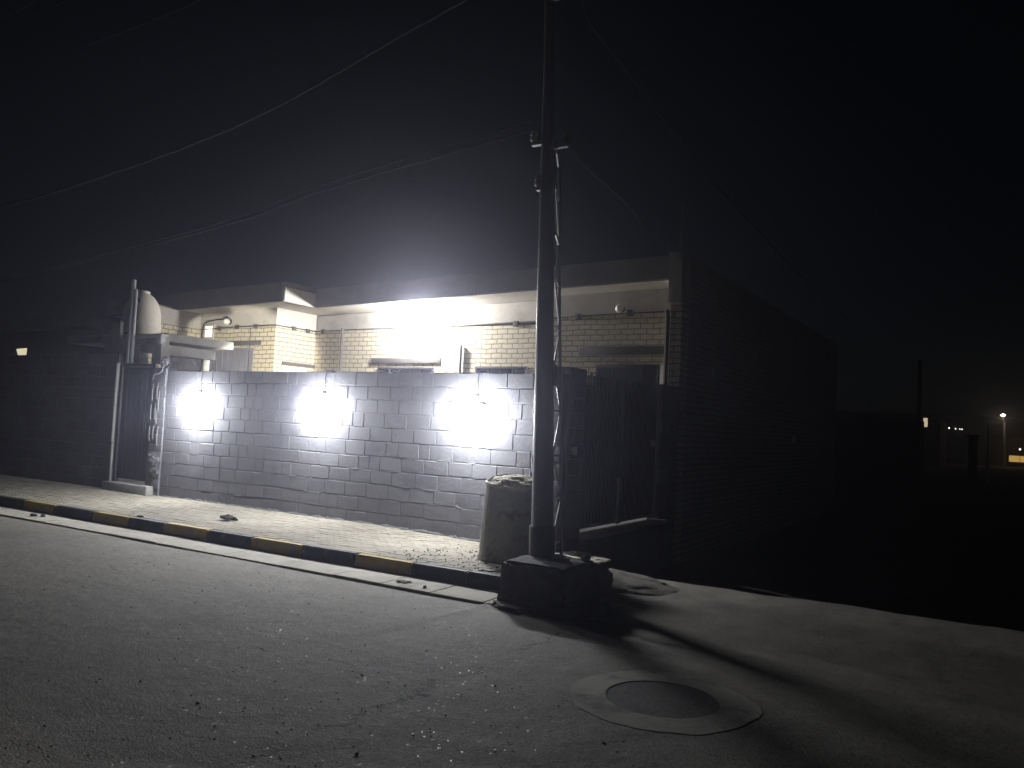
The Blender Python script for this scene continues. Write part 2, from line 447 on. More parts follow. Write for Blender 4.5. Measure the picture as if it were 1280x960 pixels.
# ------------------------------------------------------------------ block walls
def block_wall(name, x0, x1, z0, ztop, rows, yface, parent=None, mats=None, seed=1, thick=.2, axis='X', face=-1, holes=()):
    """laid blocks with crooked courses; axis 'X': face looks to -Y at y=yface; axis 'Y': runs along Y, looks to +X at x=yface"""
    rnd = random.Random(seed); b = MB()
    rh = (ztop-z0)/rows
    def wv(u, r):
        return .014*mnoise.noise(Vector((u*.55, r*.7, seed)))+.006*mnoise.noise(Vector((u*2.3, r*1.9, seed+3)))
    def place(u, d, z):      # d = depth behind the face
        return (u, yface+d, z) if axis == 'X' else (yface-d, u, z)
    b.mi = 0
    for r in range(rows):
        u = x0 - (rnd.uniform(.0, .38))
        while u < x1:
            L = rnd.choice([.40, .40, .39, .41, .38, .2, .40])+rnd.uniform(-.015, .015)
            a0, a1 = max(u+.005, x0), min(u+L-.005, x1)
            u += L
            if a1-a0 < .04: continue
            zc0 = [z0+r*rh+.005+(wv(a, r) if r else 0) for a in (a0, a1)]
            zc1 = [z0+(r+1)*rh-.005+(wv(a, r+1) if r < rows-1 else .006*mnoise.noise(Vector((a*3, 1, seed)))) for a in (a0, a1)]
            mu, mz = (a0+a1)/2, z0+(r+.5)*rh
            if any(h[0] < mu < h[1] and h[2] < mz < h[3] for h in holes): continue
            out = rnd.uniform(-.0015, .0025); tz = rnd.uniform(-.0024, .0024); tu = rnd.uniform(-.002, .002)
            c = rnd.uniform(.003, .009); gd = rnd.choice([.003, .005, .006, .007, .009])
            pts_o = [(a0, zc0[0]), (a1, zc0[1]), (a1, zc1[1]), (a0, zc1[0])]
            jit = lambda: rnd.uniform(-.005, .005)+(rnd.random() < .07)*rnd.uniform(-.012, .012)
            fr = []
            nsub = max(1, int((a1-a0)/.1))
            # front face border points (rounded, chipped corners)
            lo = [(a0+c+(a1-a0-2*c)*k/nsub, zc0[0]+(zc0[1]-zc0[0])*k/nsub+c+jit()) for k in range(nsub+1)]
            hi = [(a0+c+(a1-a0-2*c)*k/nsub, zc1[0]+(zc1[1]-zc1[0])*k/nsub-c+jit()) for k in range(nsub+1)]
            dep = lambda uu, zz: -out+tz*(zz-mz)/rh*2+tu*(uu-mu)/.2
            vlo = [b.bm.verts.new(place(p[0], dep(*p), p[1])) for p in lo]
            vhi = [b.bm.verts.new(place(p[0], dep(*p), p[1])) for p in hi]
            for k in range(nsub):
                b.bm.faces.new([vlo[k], vlo[k+1], vhi[k+1], vhi[k]])
            ring = vlo+vhi[::-1]
            olo = [b.bm.verts.new(place(a0+(a1-a0)*k/nsub, gd-out, zc0[0]+(zc0[1]-zc0[0])*k/nsub)) for k in range(nsub+1)]
            ohi = [b.bm.verts.new(place(a0+(a1-a0)*k/nsub, gd-out, zc1[0]+(zc1[1]-zc1[0])*k/nsub)) for k in range(nsub+1)]
            oring = olo+ohi[::-1]
            bring = [b.bm.verts.new(Vector(v.co)+(Vector((0, .05, 0)) if axis == 'X' else Vector((-.05, 0, 0)))) for v in oring]
            n = len(ring)
            for k in range(n):
                k2 = (k+1) % n
                b.bm.faces.new([oring[k], oring[k2], ring[k2], ring[k]])
                b.bm.faces.new([bring[k], bring[k2], oring[k2], oring[k]])
    # mortar core
    b.mi = 1
    if not holes:
        if axis == 'X': b.box(x0+.004, x1-.004, yface+.0055, yface+thick, z0-.7, ztop-.008)
        else: b.box(yface-thick, yface-.0055, x0+.004, x1-.004, z0-.8, ztop-.008)
    # mortar squeezed out of some joints
    for k in range(int((x1-x0)*7)):
        r = rnd.randint(1, rows-1); ua = rnd.uniform(x0+.05, x1-.4); ln = rnd.uniform(.06, .38)
        z = z0+r*rh
        if any(h[0] < ua < h[1] and h[2] < z < h[3] for h in holes): continue
        pts = []
        m = 5
        for q in range(m):
            uu = ua+ln*q/(m-1)
            pts.append(place(uu, .004+rnd.uniform(-.004, .003), z+wv(uu, r)+rnd.uniform(-.004, .004)))
        b.tube(pts, [.003]+[rnd.uniform(.005, .010) for _ in range(m-2)]+[.003], 5)
    for k in range(int((x1-x0)*3)):
        r = rnd.randint(0, rows-1); ua = rnd.uniform(x0+.05, x1-.1)
        z = z0+r*rh
        if any(h[0] < ua < h[1] and h[2] < z+.1 < h[3] for h in holes): continue
        b.tube([place(ua+rnd.uniform(-.006, .006), .004, z+rh*t) for t in (.08, .4, .7, .95)], [.003, .006, .007, .003], 5)
    for k in range(int((x1-x0)*4)):
        r = rnd.randint(1, rows-1); ua = rnd.uniform(x0+.08, x1-.12); z = z0+r*rh+rnd.uniform(-.05, .05)
        rx, rz = rnd.uniform(.02, .07), rnd.uniform(.012, .035); ctr = b.bm.verts.new(place(ua, -.0035, z)); rim_ = []
        for q in range(11):
            a_ = 2*pi*q/11; j_ = rnd.uniform(.6, 1.25)
            rim_.append(b.bm.verts.new(place(ua+cos(a_)*rx*j_, .004, z+sin(a_)*rz*j_)))
        for q in range(11): b.bm.faces.new([ctr, rim_[q], rim_[(q+1) % 11]]).material_index = 1
    return b

# street-front wall with the three lamps
W0, W1 = -12.52, -4.76
b = block_wall('bw', W0, W1, .115, 2.315, 11, 8.95, seed=4)
b.mi = 1; rnd = random.Random(77); x = W0+.05
while x < W1-.3:
    ln = rnd.uniform(.15, .6); m_ = 6
    b.tube([(x+ln*k/(m_-1), 8.945+rnd.uniform(-.012, .004), walk_z(x, 8.9)-.004+rnd.uniform(0, .012)) for k in range(m_)], [.006]+[rnd.uniform(.012, .03) for _ in range(m_-2)]+[.006], 6)
    x += ln*rnd.uniform(.8, 1.3)
front = b.build('boundary_wall', [M['block'], M['mortar']], sharp=9)
tag(front, 'grey concrete block wall along the pavement carrying three bright lamps', 'wall')

# neighbour's wall left of the small gate
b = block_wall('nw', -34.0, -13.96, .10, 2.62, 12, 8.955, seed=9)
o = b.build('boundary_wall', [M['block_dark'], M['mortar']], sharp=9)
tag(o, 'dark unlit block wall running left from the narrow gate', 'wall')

# wall facing the lane, on both sides of the double gate
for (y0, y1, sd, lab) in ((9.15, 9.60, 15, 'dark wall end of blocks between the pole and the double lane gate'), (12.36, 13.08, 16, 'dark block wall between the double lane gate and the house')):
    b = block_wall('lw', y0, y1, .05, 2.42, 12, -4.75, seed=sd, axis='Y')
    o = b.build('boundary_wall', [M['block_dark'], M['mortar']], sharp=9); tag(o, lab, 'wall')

# proud pier of rough blocks closing the wall at the lane corner
t = thing('corner_pier', 'rough pale block pier at the right end of the lamp wall behind the barrel', 'pillar', (-4.95, 8.9, .1))
b = MB(); rnd = random.Random(23); z = .0
while z < 2.30:
    h = .2+rnd.uniform(-.02, .02)
    b.box(-5.12+rnd.uniform(-.03, .02), -4.735+rnd.uniform(-.012, .01), 8.918+rnd.uniform(-.012, .008), 8.9445, z, min(z+h-.012, 2.32), .012); z += h
b.build('blocks', M['block'], t)
b = MB()
for k in range(1, 9):
    z = .3+k*.21+rnd.uniform(-.03, .03); px = -5.13+rnd.uniform(-.02, .02)
    b.tube([(px, 8.925, z), (px+rnd.uniform(-.01, .01), 8.915, z+.08), (px, 8.93, z+.16)], [.008, .014, .007], 6)
b.tube([(-5.125, 8.935, .2), (-5.13, 8.935, 2.2)], .008, 6)
b.build('mortar_ribs', M['mortar'], t)

# ------------------------------------------------------------------ wall lamps
LD = .21                                # bulbs stand this far off the wall
def half(x): return .20 if x > -7 else .14          # half length of the tube, an added shape that widens the lamp glare
def make_lamp(x, z, label):
    t = thing('wall_lamp', label, 'lamp', (x, 8.95, z), 'lamps on the block wall')
    h = half(x)+.05; yb = 8.95-LD
    b = MB(); b.box(x-.05, x+.05, 8.915, 8.938, z-.02, z+.14, .006); b.build('wall_plate', M['white'], t)
    b = MB(); b.tube([(x, 8.915, z+.09), (x, 8.83, z+.11), (x, yb, z+.09), (x, yb, z+.06)], .010, 8)
    b.box(x-h-.03, x+h+.03, yb-.03, yb+.03, z+.032, z+.062, .006)
    for q in (-1, 1): b.box(x+q*h-.012, x+q*h+.012, yb-.02, yb+.02, z-.02, z+.034, .004)
    b.build('batten', M['white'], t)  # batten added to carry the invented long tube
    b = MB(); b.tube([(x-h+.01, yb, z-.005), (x+h-.01, yb, z-.005)], .017, 14); b.build('tube', M['lamp_glass'], t)
    b = MB(); b.tube([(x+.03, 8.925, z+.14), (x+.035, 8.93, z+.2), (x+.02, 8.932, z+.32), (x+.03, 8.935, 2.335), (x+.03, 9.1, 2.335)], .006, 6)
    b.build('feed_cable', M['black'], t)
    return t
LAMPS = [(-11.61, 1.82), (-8.78, 1.85), (-6.03, 1.86)]
make_lamp(*LAMPS[0], 'glaring white lamp on the block wall nearest the narrow gate')
make_lamp(*LAMPS[1], 'glaring white lamp in the middle of the block wall, between the other two')
make_lamp(*LAMPS[2], 'glaring white lamp on the block wall above the barrel')
def area(name, loc, rot, size, power, col, shape='DISK'):
    l = bpy.data.lights.new(name, 'AREA'); l.shape = shape; l.size = size; l.energy = power; l.color = col
    o = bpy.data.objects.new(name, l); COL.objects.link(o); o.location = loc; o.rotation_euler = rot; return o
def point(name, loc, power, col, r=.05):
    l = bpy.data.lights.new(name, 'POINT'); l.energy = power; l.color = col; l.shadow_soft_size = r
    o = bpy.data.objects.new(name, l); COL.objects.link(o); o.location = loc; return o
P_AREA, P_BULB = 14, 310
for (x, z) in LAMPS:
    area('wall_lamp_light', (x, 8.95-LD-.06, z-.01), (radians(-80), 0, 0), .09, P_AREA, (.96, .97, 1.0))
    for q in (-1, -.33, .33, 1):
        point('wall_lamp_glow', (x+q*half(x), 8.95-LD, z-.03), P_BULB/4*(1.2 if x > -7 else .95), (.94, .955, 1.0), .05)

# ------------------------------------------------------------------ narrow street gate, its pillar and portal
t = thing('street_gate', 'narrow dark steel gate between the block walls at the left', 'gate', (-13.35, 9.0, .3))
b = MB(); b.box(-13.86, -12.98, 9.0, 9.03, .36, 2.38, .004)
for k in range(6): b.box(-13.80+k*.14, -13.71+k*.14, 8.997, 9.0005, .42, 2.32, .001)
b.build('panel', M['gate_paint'], t)
b = MB(); b.box(-13.93, -13.862, 8.97, 9.04, .30, 2.42, .006); b.box(-12.978, -12.91, 8.97, 9.04, .30, 2.42, .006); b.box(-13.86, -12.98, 8.972, 9.038, 2.385, 2.44, .006)
b.build('frame', M['dark_steel'], t)
b = MB(); b.tube([(-13.03, 8.985, 1.0), (-13.03, 8.94, 1.02), (-13.03, 8.94, 1.38), (-13.03, 8.985, 1.40)], .010, 8)
b.build('handle', M['dark_steel'], t)
b = MB(); b.tube([(-13.945, 8.935, .25), (-13.945, 8.932, .8), (-13.95, 8.934, .98)], .02, 8); b.tube([(-13.95, 8.93, 1.0), (-13.95, 8.93, 1.95)], .024, 8); b.tube([(-13.95, 8.932, 1.95), (-13.945, 8.935, 2.45)], .03, 8)
o = b.build('conduit_pipe', M['old_concrete'], None); tag(o, 'thin pale pipe running up the left side of the narrow gate', 'pipe')
b = MB(); b.box(-13.95, -12.66, 8.78, 9.08, .05, .30, .02)
o = b.build('door_step', M['old_concrete']); tag(o, 'worn concrete step under the narrow gate', 'step')

# rough pillar at the wall's left end: broken blocks standing proud, with vertical ribs
t = thing('gate_pillar', 'rough broken block pillar with pale ribs between narrow gate and lamp wall', 'pillar', (-12.70, 9.05, .1))
b = MB(); rnd = random.Random(3); z = .10
while z < 2.36:
    h = rnd.uniform(.12, .22)
    b.box(-12.885+rnd.uniform(-.02, .02), -12.53, 8.925+rnd.uniform(-.012, .012), 9.15, z, min(z+h-.003, 2.36), .006); z += h
b.build('blocks', M['block'], t)
b = MB()
for (px, z0, z1) in ((-12.86, 1.45, 1.72), (-12.74, 1.45, 1.74), (-12.66, 1.60, 1.95), (-12.85, 1.78, 2.08), (-12.72, 1.80, 2.1), (-12.64, 1.0, 1.35), (-12.86, 1.08, 1.34), (-12.76, 1.1, 1.36), (-12.7, 1.38, 1.62)):
    b.tube([(px+rnd.uniform(-.01, .01), 8.912, z0), (px, 8.905, (z0+z1)/2), (px+rnd.uniform(-.01, .01), 8.914, z1)], [.008, .012, .007], 6)
b.build('mortar_ribs', M['mortar'], t)
b = MB(); b.lump((-12.72, 8.93, .75), .14, .05, .12, 3, .5, 2.5, 4, False); b.lump((-12.66, 8.93, .55), .12, .04, .1, 3, .5, 2.5, 8, False)
b.build('mortar_lump', M['mortar'], t)
b = MB()
pts = []
for k in range(60):
    a = k*.42; rr = .10+.02*sin(k*.37)
    pts.append((-12.68+rr*cos(a), 9.0+.02*sin(k), 2.47+rr*.8*sin(a)))
b.tube(pts, .011, 6)
b.tube([(-12.6, 8.93, 2.42), (-12.64, 8.92, 2.3), (-12.72, 8.92, 2.26), (-12.84, 8.92, 2.24), (-12.87, 8.92, 2.16)], .012, 6)
o = b.build('cable_coil', M['steel']); tag(o, 'grey coil of spare cable on top of the rough gate pillar', 'cable coil')

# concrete portal over the gate with a recessed panel, opening and roof slab
t = thing('gate_portal', 'grey concrete lintel and roof slab over the narrow gate', 'portal', (-13.8, 9.3, 2.4))
b = MB(); b.box(-14.36, -13.52, 9.06, 9.24, 2.447, 2.80, .006); b.box(-13.16, -12.90, 9.06, 9.24, 2.447, 2.80, .006)
b.box(-13.515, -13.165, 9.065, 9.235, 2.655, 2.795, .003); b.box(-14.36, -13.78, 9.06, 9.24, 2.802, 2.985, .006); b.box(-13.12, -12.93, 9.06, 9.24, 2.802, 2.985, .006)
b.box(-13.775, -13.125, 9.12, 9.238, 2.803, 2.92); b.box(-13.775, -13.125, 9.062, 9.24, 2.922, 2.985, .004)
b.build('lintel_panel', M['old_concrete'], t)
b = MB(); b.box(-16.2, -13.05, 9.245, 10.75, 2.87, 3.02, .01)
b.build('roof_slab', M['old_concrete'], t)
b = MB(); b.box(-13.12, -12.97, 9.245, 10.28, 2.62, 2.80, .008); b.build('side_beam', M['old_concrete'], t)
b = MB(); b.box(-13.10, -13.0, 9.25, 9.98, .2, 2.615, .004); b.build('side_panel', M['dark_concrete'], t)
b = MB(); b.box(-16.15, -15.98, 10.4, 10.57, .2, 2.868, .01); b.build('column', M['old_concrete'], t)
b = MB(); b.box(-13.75, -13.60, 10.5, 10.65, .2, 2.868, .01); b.build('column', M['old_concrete'], t)
b = MB(); b.box(-14.36, -14.06, 8.99, 9.055, 2.63, 3.22, .01); b.box(-14.62, -14.365, 8.99, 9.2, 2.80, 2.97, .01); b.box(-14.50, -14.365, 8.99, 9.2, 2.63, 2.79, .01)
b.build('loose_blocks', M['block'], t)

# standpipe cluster beside the portal
t = thing('vent_pipes', 'bundle of upright pipes rising in front of the white water tank', 'pipes', (-13.68, 8.98, 2.4))
for k, (dx, dy, r, zt) in enumerate(((0, 0, .042, 3.98), (.075, .01, .032, 3.80), (-.065, .015, .028, 3.45))):
    b = MB(); b.tube([(-13.72+dx, 8.985+dy, 2.447), (-13.725+dx, 8.985+dy, 3.1), (-13.73+dx, 8.985+dy, zt)], r, 10); b.build('pipe', M['pole_paint'], t)

# water tank with domed top
t = thing('water_tank', 'white domed plastic water tank on the roof slab by the narrow gate', 'water tank', (-14.93, 10.0, 3.02))
b = MB(); b.lathe([(.34, 3.025), (.36, 3.06), (.362, 3.25), (.372, 3.265), (.372, 3.29), (.360, 3.31), (.358, 3.44), (.345, 3.56), (.318, 3.68), (.272, 3.79), (.205, 3.88), (.13, 3.935), (.12, 3.95)], (-14.93, 10.0, 0), 40)
b.build('body', M['tank'], t)
b = MB(); b.lathe([(.12, 3.945), (.125, 3.955), (.125, 3.985), (.10, 4.0), (.03, 4.008)], (-14.93, 10.0, 0), 28); b.build('lid', M['tank'], t)
b = MB(); b.tube([(-14.84, 9.70, 3.90), (-14.74, 9.69, 3.87), (-14.66, 9.70, 3.82), (-14.63, 9.72, 3.72)], .018, 8); b.build('overflow_pipe', M['black'], t)
b = MB(); b.tube([(-14.86, 9.62, 3.10), (-14.72, 9.62, 3.11), (-14.64, 9.64, 3.10)], .024, 8); b.build('outlet', M['black'], t)

# ------------------------------------------------------------------ the house
house = thing('house', 'single storey cream brick house with deep flat concrete eaves behind the block wall', 'house', (-10, 14, .2))
def sl(x): return (x+13)*.021          # the eaves climb slightly to the right
def sbox(b, x0, x1, y0, y1, z0, z1, bev=0.0):
    n = max(2, int((x1-x0)/.8)); 
    vs = []
    for i in range(n+1):
        x = x0+(x1-x0)*i/n; s = sl(x)
        vs.append([b.bm.verts.new((x, y, z+s)) for (y, z) in ((y0, z0), (y1, z0), (y1, z1), (y0, z1))])
    for i in range(n):
        for k in range(4):
            b.bm.faces.new([vs[i][k], vs[i][(k+1) % 4], vs[i+1][(k+1) % 4], vs[i+1][k]])
    b.bm.faces.new(vs[0][::-1]); b.bm.faces.new(vs[-1])
MF, MWY, RWY = 13.0, 14.0, 13.72        # eaves front, main wall, right-hand wall
bt = 3.67                               # top of the bricks
# brick walls
b = MB()
b.box(-14.12, -7.66, MWY, MWY+.25, .2, bt); b.box(-7.66, -4.952, RWY, RWY+.5, .2, 3.78)
b.build('main_wall', M['brick'], house)
b = MB(); b.box(-16.7, -14.12, 12.75, 12.99, .2, 3.63); b.box(-14.36, -14.12, 12.992, 14.25, .2, 3.64); b.box(-16.94, -16.702, 11.2, 12.99, .2, 3.62)
b.build('wing_wall', M['brick'], house)
b = MB(); b.box(-4.95, -4.75, 13.1, 13.45, -.75, 3.83); b.build('end_pier', M['brick'], house)
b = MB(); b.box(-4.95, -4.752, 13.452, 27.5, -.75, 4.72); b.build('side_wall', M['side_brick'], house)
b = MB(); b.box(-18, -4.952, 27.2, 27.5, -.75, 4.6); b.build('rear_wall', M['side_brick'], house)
b = MB(); b.box(-4.97, -4.735, 12.99, 13.45, 3.832, 4.70, .01); b.build('end_fin', M['plaster'], house)
# plaster band between bricks and soffit
b = MB(); sbox(b, -14.118, -7.662, MWY+.02, MWY+.25, bt+.002-.02, 4.05); b.box(-7.66, -4.972, RWY+.015, RWY+.3, 3.782, 4.22)
b.build('plaster_band', M['plaster'], house)
b = MB(); b.box(-16.7, -14.122, 12.77, 12.97, 3.632, 4.052); b.box(-14.36, -14.14, 12.99, 14.02, 3.642, 4.05); b.box(-16.9, -16.72, 11.25, 12.77, 3.622, 4.05)
b.build('plaster_band', M['plaster'], house)
# roof slab / soffit, fascias
b = MB(); sbox(b, -13.18, -4.972, MF+.04, 27.2, 4.06, 4.36); b.build('roof_slab', M['soffit'], house)
b = MB(); sbox(b, -19.5, -13.182, 12.11, 27.2, 4.075, 4.36); b.build('roof_slab', M['soffit'], house)
b = MB(); sbox(b, -13.19, -8.95, MF, MF+.1, 4.055, 4.47); sbox(b, -8.95, -4.972, MF+.012, MF+.1, 4.085, 4.475); b.build('fascia', M['fascia'], house)
b = MB(); sbox(b, -19.5, -13.23, 12.07, 12.17, 4.055, 4.47); b.build('fascia', M['fascia'], house)
b = MB()   # return fascia of the wing
z0, z1, z2, z3 = 4.05, 4.05, 4.47, 4.47
xs_ = (-13.29, -13.20)
v = [[b.bm.verts.new((x, y, z)) for x in xs_] for (y, z) in ((12.09, z0), (13.0, z1), (13.0, z2), (12.09, z3))]
for k in range(4):
    k2 = (k+1) % 4; b.bm.faces.new([v[k][0], v[k][1], v[k2][1], v[k2][0]])
b.bm.faces.new([q[1] for q in v]); b.bm.faces.new([q[0] for q in v][::-1])
b.build('fascia', M['fascia'], house)
# slots and holes left in the soffit by the formwork
# lintels
for (x0, x1, y, z0, z1, m) in ((-12.33, -10.40, MWY, 2.90, 3.02, 'lintel'), (-9.6, -8.1, MWY, 2.92, 3.03, 'brick'), (-6.97, -5.24, RWY, 3.03, 3.18, 'lintel'), (-16.50, -14.56, 12.75, 3.21, 3.31, 'lintel')):
    if m == 'brick': continue
    b = MB(); b.box(x0, x1, y-.028, y+.1, z0, z1, .006); b.build('lintel', M[m], house)
b = MB(); b.box(-14.2, -14.09, 13.0, 14.0, 2.78, 2.86, .006); b.build('lintel', M['lintel'], house)
# windows
def window(x0, x1, y, z0, z1, mat, bars, lab=None, fm='dark_steel'):
    b = MB(); b.box(x0, x1, y-.012, y+.05, z0, z1, .003)
    w = b.build('window', M[mat], house)
    b = MB()
    f = .045
    b.box(x0-f, x1+f, y-.03, y+.04, z1, z1+f, .003); b.box(x0-f, x0, y-.03, y+.04, z0-f, z1, .003); b.box(x1, x1+f, y-.03, y+.04, z0-f, z1, .003); b.box(x0, x1, y-.03, y+.04, z0-f, z0, .003)
    for k in range(1, bars): 
        xx = x0+(x1-x0)*k/bars; b.box(xx-.012, xx+.012, y-.028, y-.0125, z0, z1)
    b.build('frame', M[fm], w)
    if lab: w['label'] = lab
window(-12.08, -10.62, MWY, 1.4, 2.77, 'glass', 5)
window(-9.45, -8.29, MWY, 1.4, 2.79, 'glass', 4)
window(-6.55, -5.40, RWY, .5, 2.80, 'glass', 4)
window(-16.22, -14.84, 12.75, 1.4, 3.10, 'shutter', 7, 'window closed by a grey ribbed shutter', 'shutter')
window(-16.50, -16.23, 12.75, 3.42, 3.68, 'lit_vent', 1, 'small vent window lit from inside', 'plaster')
b = MB(); b.box(-14.13, -14.105, 13.05, 13.75, 1.6, 2.74, .004); b.build('window', M['panel_white'], house)
b = MB(); b.box(-5.335, -5.17, RWY-.02, RWY-.001, 2.35, 2.84, .004); b.build('pale_jamb', M['panel_white'], house)  # pale panel for the lit jamb beside the window
for (yy, zz, w_, h_) in ((14.75, 2.80, .34, .2), (21.65, 1.65, .3, .16)):
    b = MB(); b.box(-4.751, -4.735, yy-w_/2, yy+w_/2, zz-h_/2*1.2, zz+h_/2*1.2, .01); o_ = b.build('vent_cover', M['panel_white'], house)
# drainpipes on the main wall
b = MB(); b.tube([(-13.23, MWY-.05, .3), (-13.23, MWY-.05, 3.72)], .032, 10); b.build('drainpipe', M['lintel'], house)
b = MB(); b.tube([(-9.86, MWY-.05, .3), (-9.86, MWY-.05, 3.28)], .032, 10); b.build('drainpipe', M['fascia'], house)
b = MB(); b.tube([(-4.99, 13.07, .3), (-4.99, 13.07, 3.6), (-5.02, 13.1, 3.72)], .04, 10); b.build('drainpipe', M['lintel'], house)
# eaves wiring: run of conduit under the eaves with its boxes
t = thing('eaves_wiring', 'black cable with junction boxes fixed along the top of the house bricks', 'cable', (-12, 13.9, 3.7))
b = MB(); ye = 12.735
b.tube([(-16.66, ye, 3.60), (-15.5, ye, 3.635), (-14.9, ye, 3.64), (-14.3, ye, 3.65), (-14.10, ye, 3.65), (-14.095, 13.2, 3.65), (-14.095, 13.96, 3.66), (-14.0, 13.985, 3.66), (-13.0, 13.985, 3.68), (-11.5, 13.985, 3.69), (-9, 13.985, 3.70), (-7.72, 13.985, 3.72), (-7.7, 13.70, 3.74), (-6.6, 13.705, 3.78), (-5.1, 13.705, 3.80)], .011, 6)
b.build('conduit', M['black'], t)
for (x, y, z) in ((-15.98, ye, 3.61), (-15.38, ye, 3.63), (-14.75, ye, 3.63)): 
    b = MB(); b.box(x-.05, x+.05, y-.03, y+.012, z-.045, z+.045, .006); b.build('junction_box', M['lintel'], t)
for (y, z) in ((13.28, 3.64), (13.72, 3.64)):
    b = MB(); b.box(-14.118, -14.075, y-.05, y+.05, z-.045, z+.045, .006); b.build('junction_box', M['lintel'], t)
for (x, y, z) in ((-13.85, 13.98, 3.65), (-8.55, 13.98, 3.70), (-7.0, 13.70, 3.755), (-5.95, 13.70, 3.79)):
    b = MB(); b.box(x-.06, x+.06, y-.03, y+.018, z-.055, z+.055, .006); b.build('junction_box', M['lintel'], t)
b = MB(); b.tube([(-16.62, ye, 2.6), (-16.62, ye, 3.55), (-16.58, ye, 3.72), (-16.45, ye, 3.79), (-16.1, ye, 3.83), (-15.75, ye, 3.83)], .014, 8); b.build('conduit', M['black'], t)
b = MB(); b.tube([(-14.92, ye, 2.4), (-14.92, ye, 3.62)], .008, 6); b.build('conduit', M['black'], t)

# lamp holders on the house
def bulkhead(x, y, z, label, r=.075):
    t = thing('house_lamp', label, 'lamp', (x, y, z), 'unlit lamps on the house front')
    b = MB(); b.lathe([(r*.8, 0), (r*.8, .03), (r*.5, .045)], (x, y, z), 20, axis='-Y'); b.build('base', M['black'], t)
    b = MB(); b.lathe([(r*.75, .046), (r, .075), (r*1.02, .11), (r*.8, .15), (r*.3, .175)], (x, y, z), 24, axis='-Y'); b.build('globe', M['white'], t)
    return t
bulkhead(-15.64, 12.74, 3.76, 'round white globe lamp above the ribbed shutter at the left wing')
bulkhead(-6.13, RWY-.002, 3.87, 'round white globe lamp on the dim house wall right of the pole')
# the burning courtyard lamps
t = thing('courtyard_lamp', 'burning lamp under the eaves glaring on the house wall', 'lamp', (-10.75, 13.62, 3.98))
b = MB(); b.lathe([(.05, 4.12), (.05, 4.075), (.03, 4.06)], (-10.75, 13.62, 0), 16); b.build('holder', M['white'], t)
b = MB(); b.lathe([(.022, 4.058), (.030, 4.02), (.036, 3.97), (.030, 3.93), (.012, 3.915)], (-10.75, 13.62, 0), 20); b.build('bulb', M['court_glass'], t)
t = thing('yard_lamp', 'small lamp on the inner face of the block wall lighting the wing', 'lamp', (-12.2, 9.2, 2.1))
b = MB(); b.box(-11.28, -11.12, 9.152, 9.19, 2.02, 2.18, .006); b.build('housing', M['white'], t)
b = MB(); b.lathe([(.06, .0), (.06, .03), (.04, .06), (.01, .07)], (-11.2, 9.192, 2.1), 20, axis='+Y'); b.build('diffuser', M['yard_glass'], t)
point('courtyard_light', (-10.75, 13.62, 3.965), 1700, (1.0, .97, .95), .075)
l = bpy.data.lights.new('yard_light', 'SPOT'); l.energy = 2000; l.color = (1.0, .94, .79); l.spot_size = radians(35); l.spot_blend = .35; l.shadow_soft_size = .06
o = bpy.data.objects.new('yard_light', l); COL.objects.link(o); o.location = (-11.2, 9.30, 2.1)
o.rotation_euler = (Vector((-14.85, 12.75, 2.7))-Vector((-11.2, 9.3, 2.1))).to_track_quat('-Z', 'Y').to_euler()

# antenna rod on the fin
b = MB(); b.tube([(-4.86, 13.2, 4.70), (-4.85, 13.2, 5.15), (-4.83, 13.2, 5.6)], .012, 6)
o = b.build('antenna_rod', M['steel']); tag(o, 'thin upright rod on the right end of the house roof', 'rod')

# ------------------------------------------------------------------ lane gate
t = thing('lane_gate', 'wide dark double gate of upright steel bars on the side lane', 'gate', (-4.83, 10.98, .3))
for (y0, y1) in ((9.66, 10.97), (10.985, 12.30)):
    b = MB(); b.box(-4.86, -4.845, y0+.05, y1-.05, .34, 2.18)
    leaf = b.build('leaf', M['gate_paint'], t)
    b = MB()
    n = 14
    for k in range(n):
        yy = y0+.08+(y1-y0-.16)*k/(n-1); b.box(-4.844, -4.822, yy-.018, yy+.018, .36, 2.36 if k % 2 else 2.40, .004)
    b.build('bars', M['gate_paint'], leaf)
    b = MB(); b.box(-4.87, -4.82, y0, y0+.05, .30, 2.24, .005); b.box(-4.87, -4.82, y1-.05, y1, .30, 2.24, .005)
    for z in (.31, 1.2, 2.19): b.box(-4.868, -4.8445, y0+.05, y1-.05, z, z+.045, .003)
    b.build('frame', M['dark_steel'], leaf)
b = MB(); b.box(-4.82, -4.79, 12.08, 12.22, 1.42, 1.52, .008); b.build('lock_box', M['steel'], t)
b = MB(); b.tube([(-4.80, 10.86, .30), (-4.80, 10.86, .96)], .016, 8); b.build('drop_bolt', M['panel_white'], t)
t = thing('door_sill', 'pale concrete sill along the foot of the double lane gate', 'sill', (-4.7, 10.95, .2))
b = MB(); b.box(-4.815, -4.60, 9.60, 12.34, .215, .275, .012); b.build('slab', M['concrete'], t)
b = MB(); b.box(-4.815, -4.66, 9.605, 12.355, -.75, .213); b.build('plinth', M['dark_concrete'], t)  # dark colour stands in for shade on the face below the sill
b = MB(); b.box(-4.748, -4.70, 9.25, 9.33, 1.30, 1.40, .012)
o = b.build('door_bell', M['white']); tag(o, 'small white bell push on the wall end left of the lane gate', 'door bell')

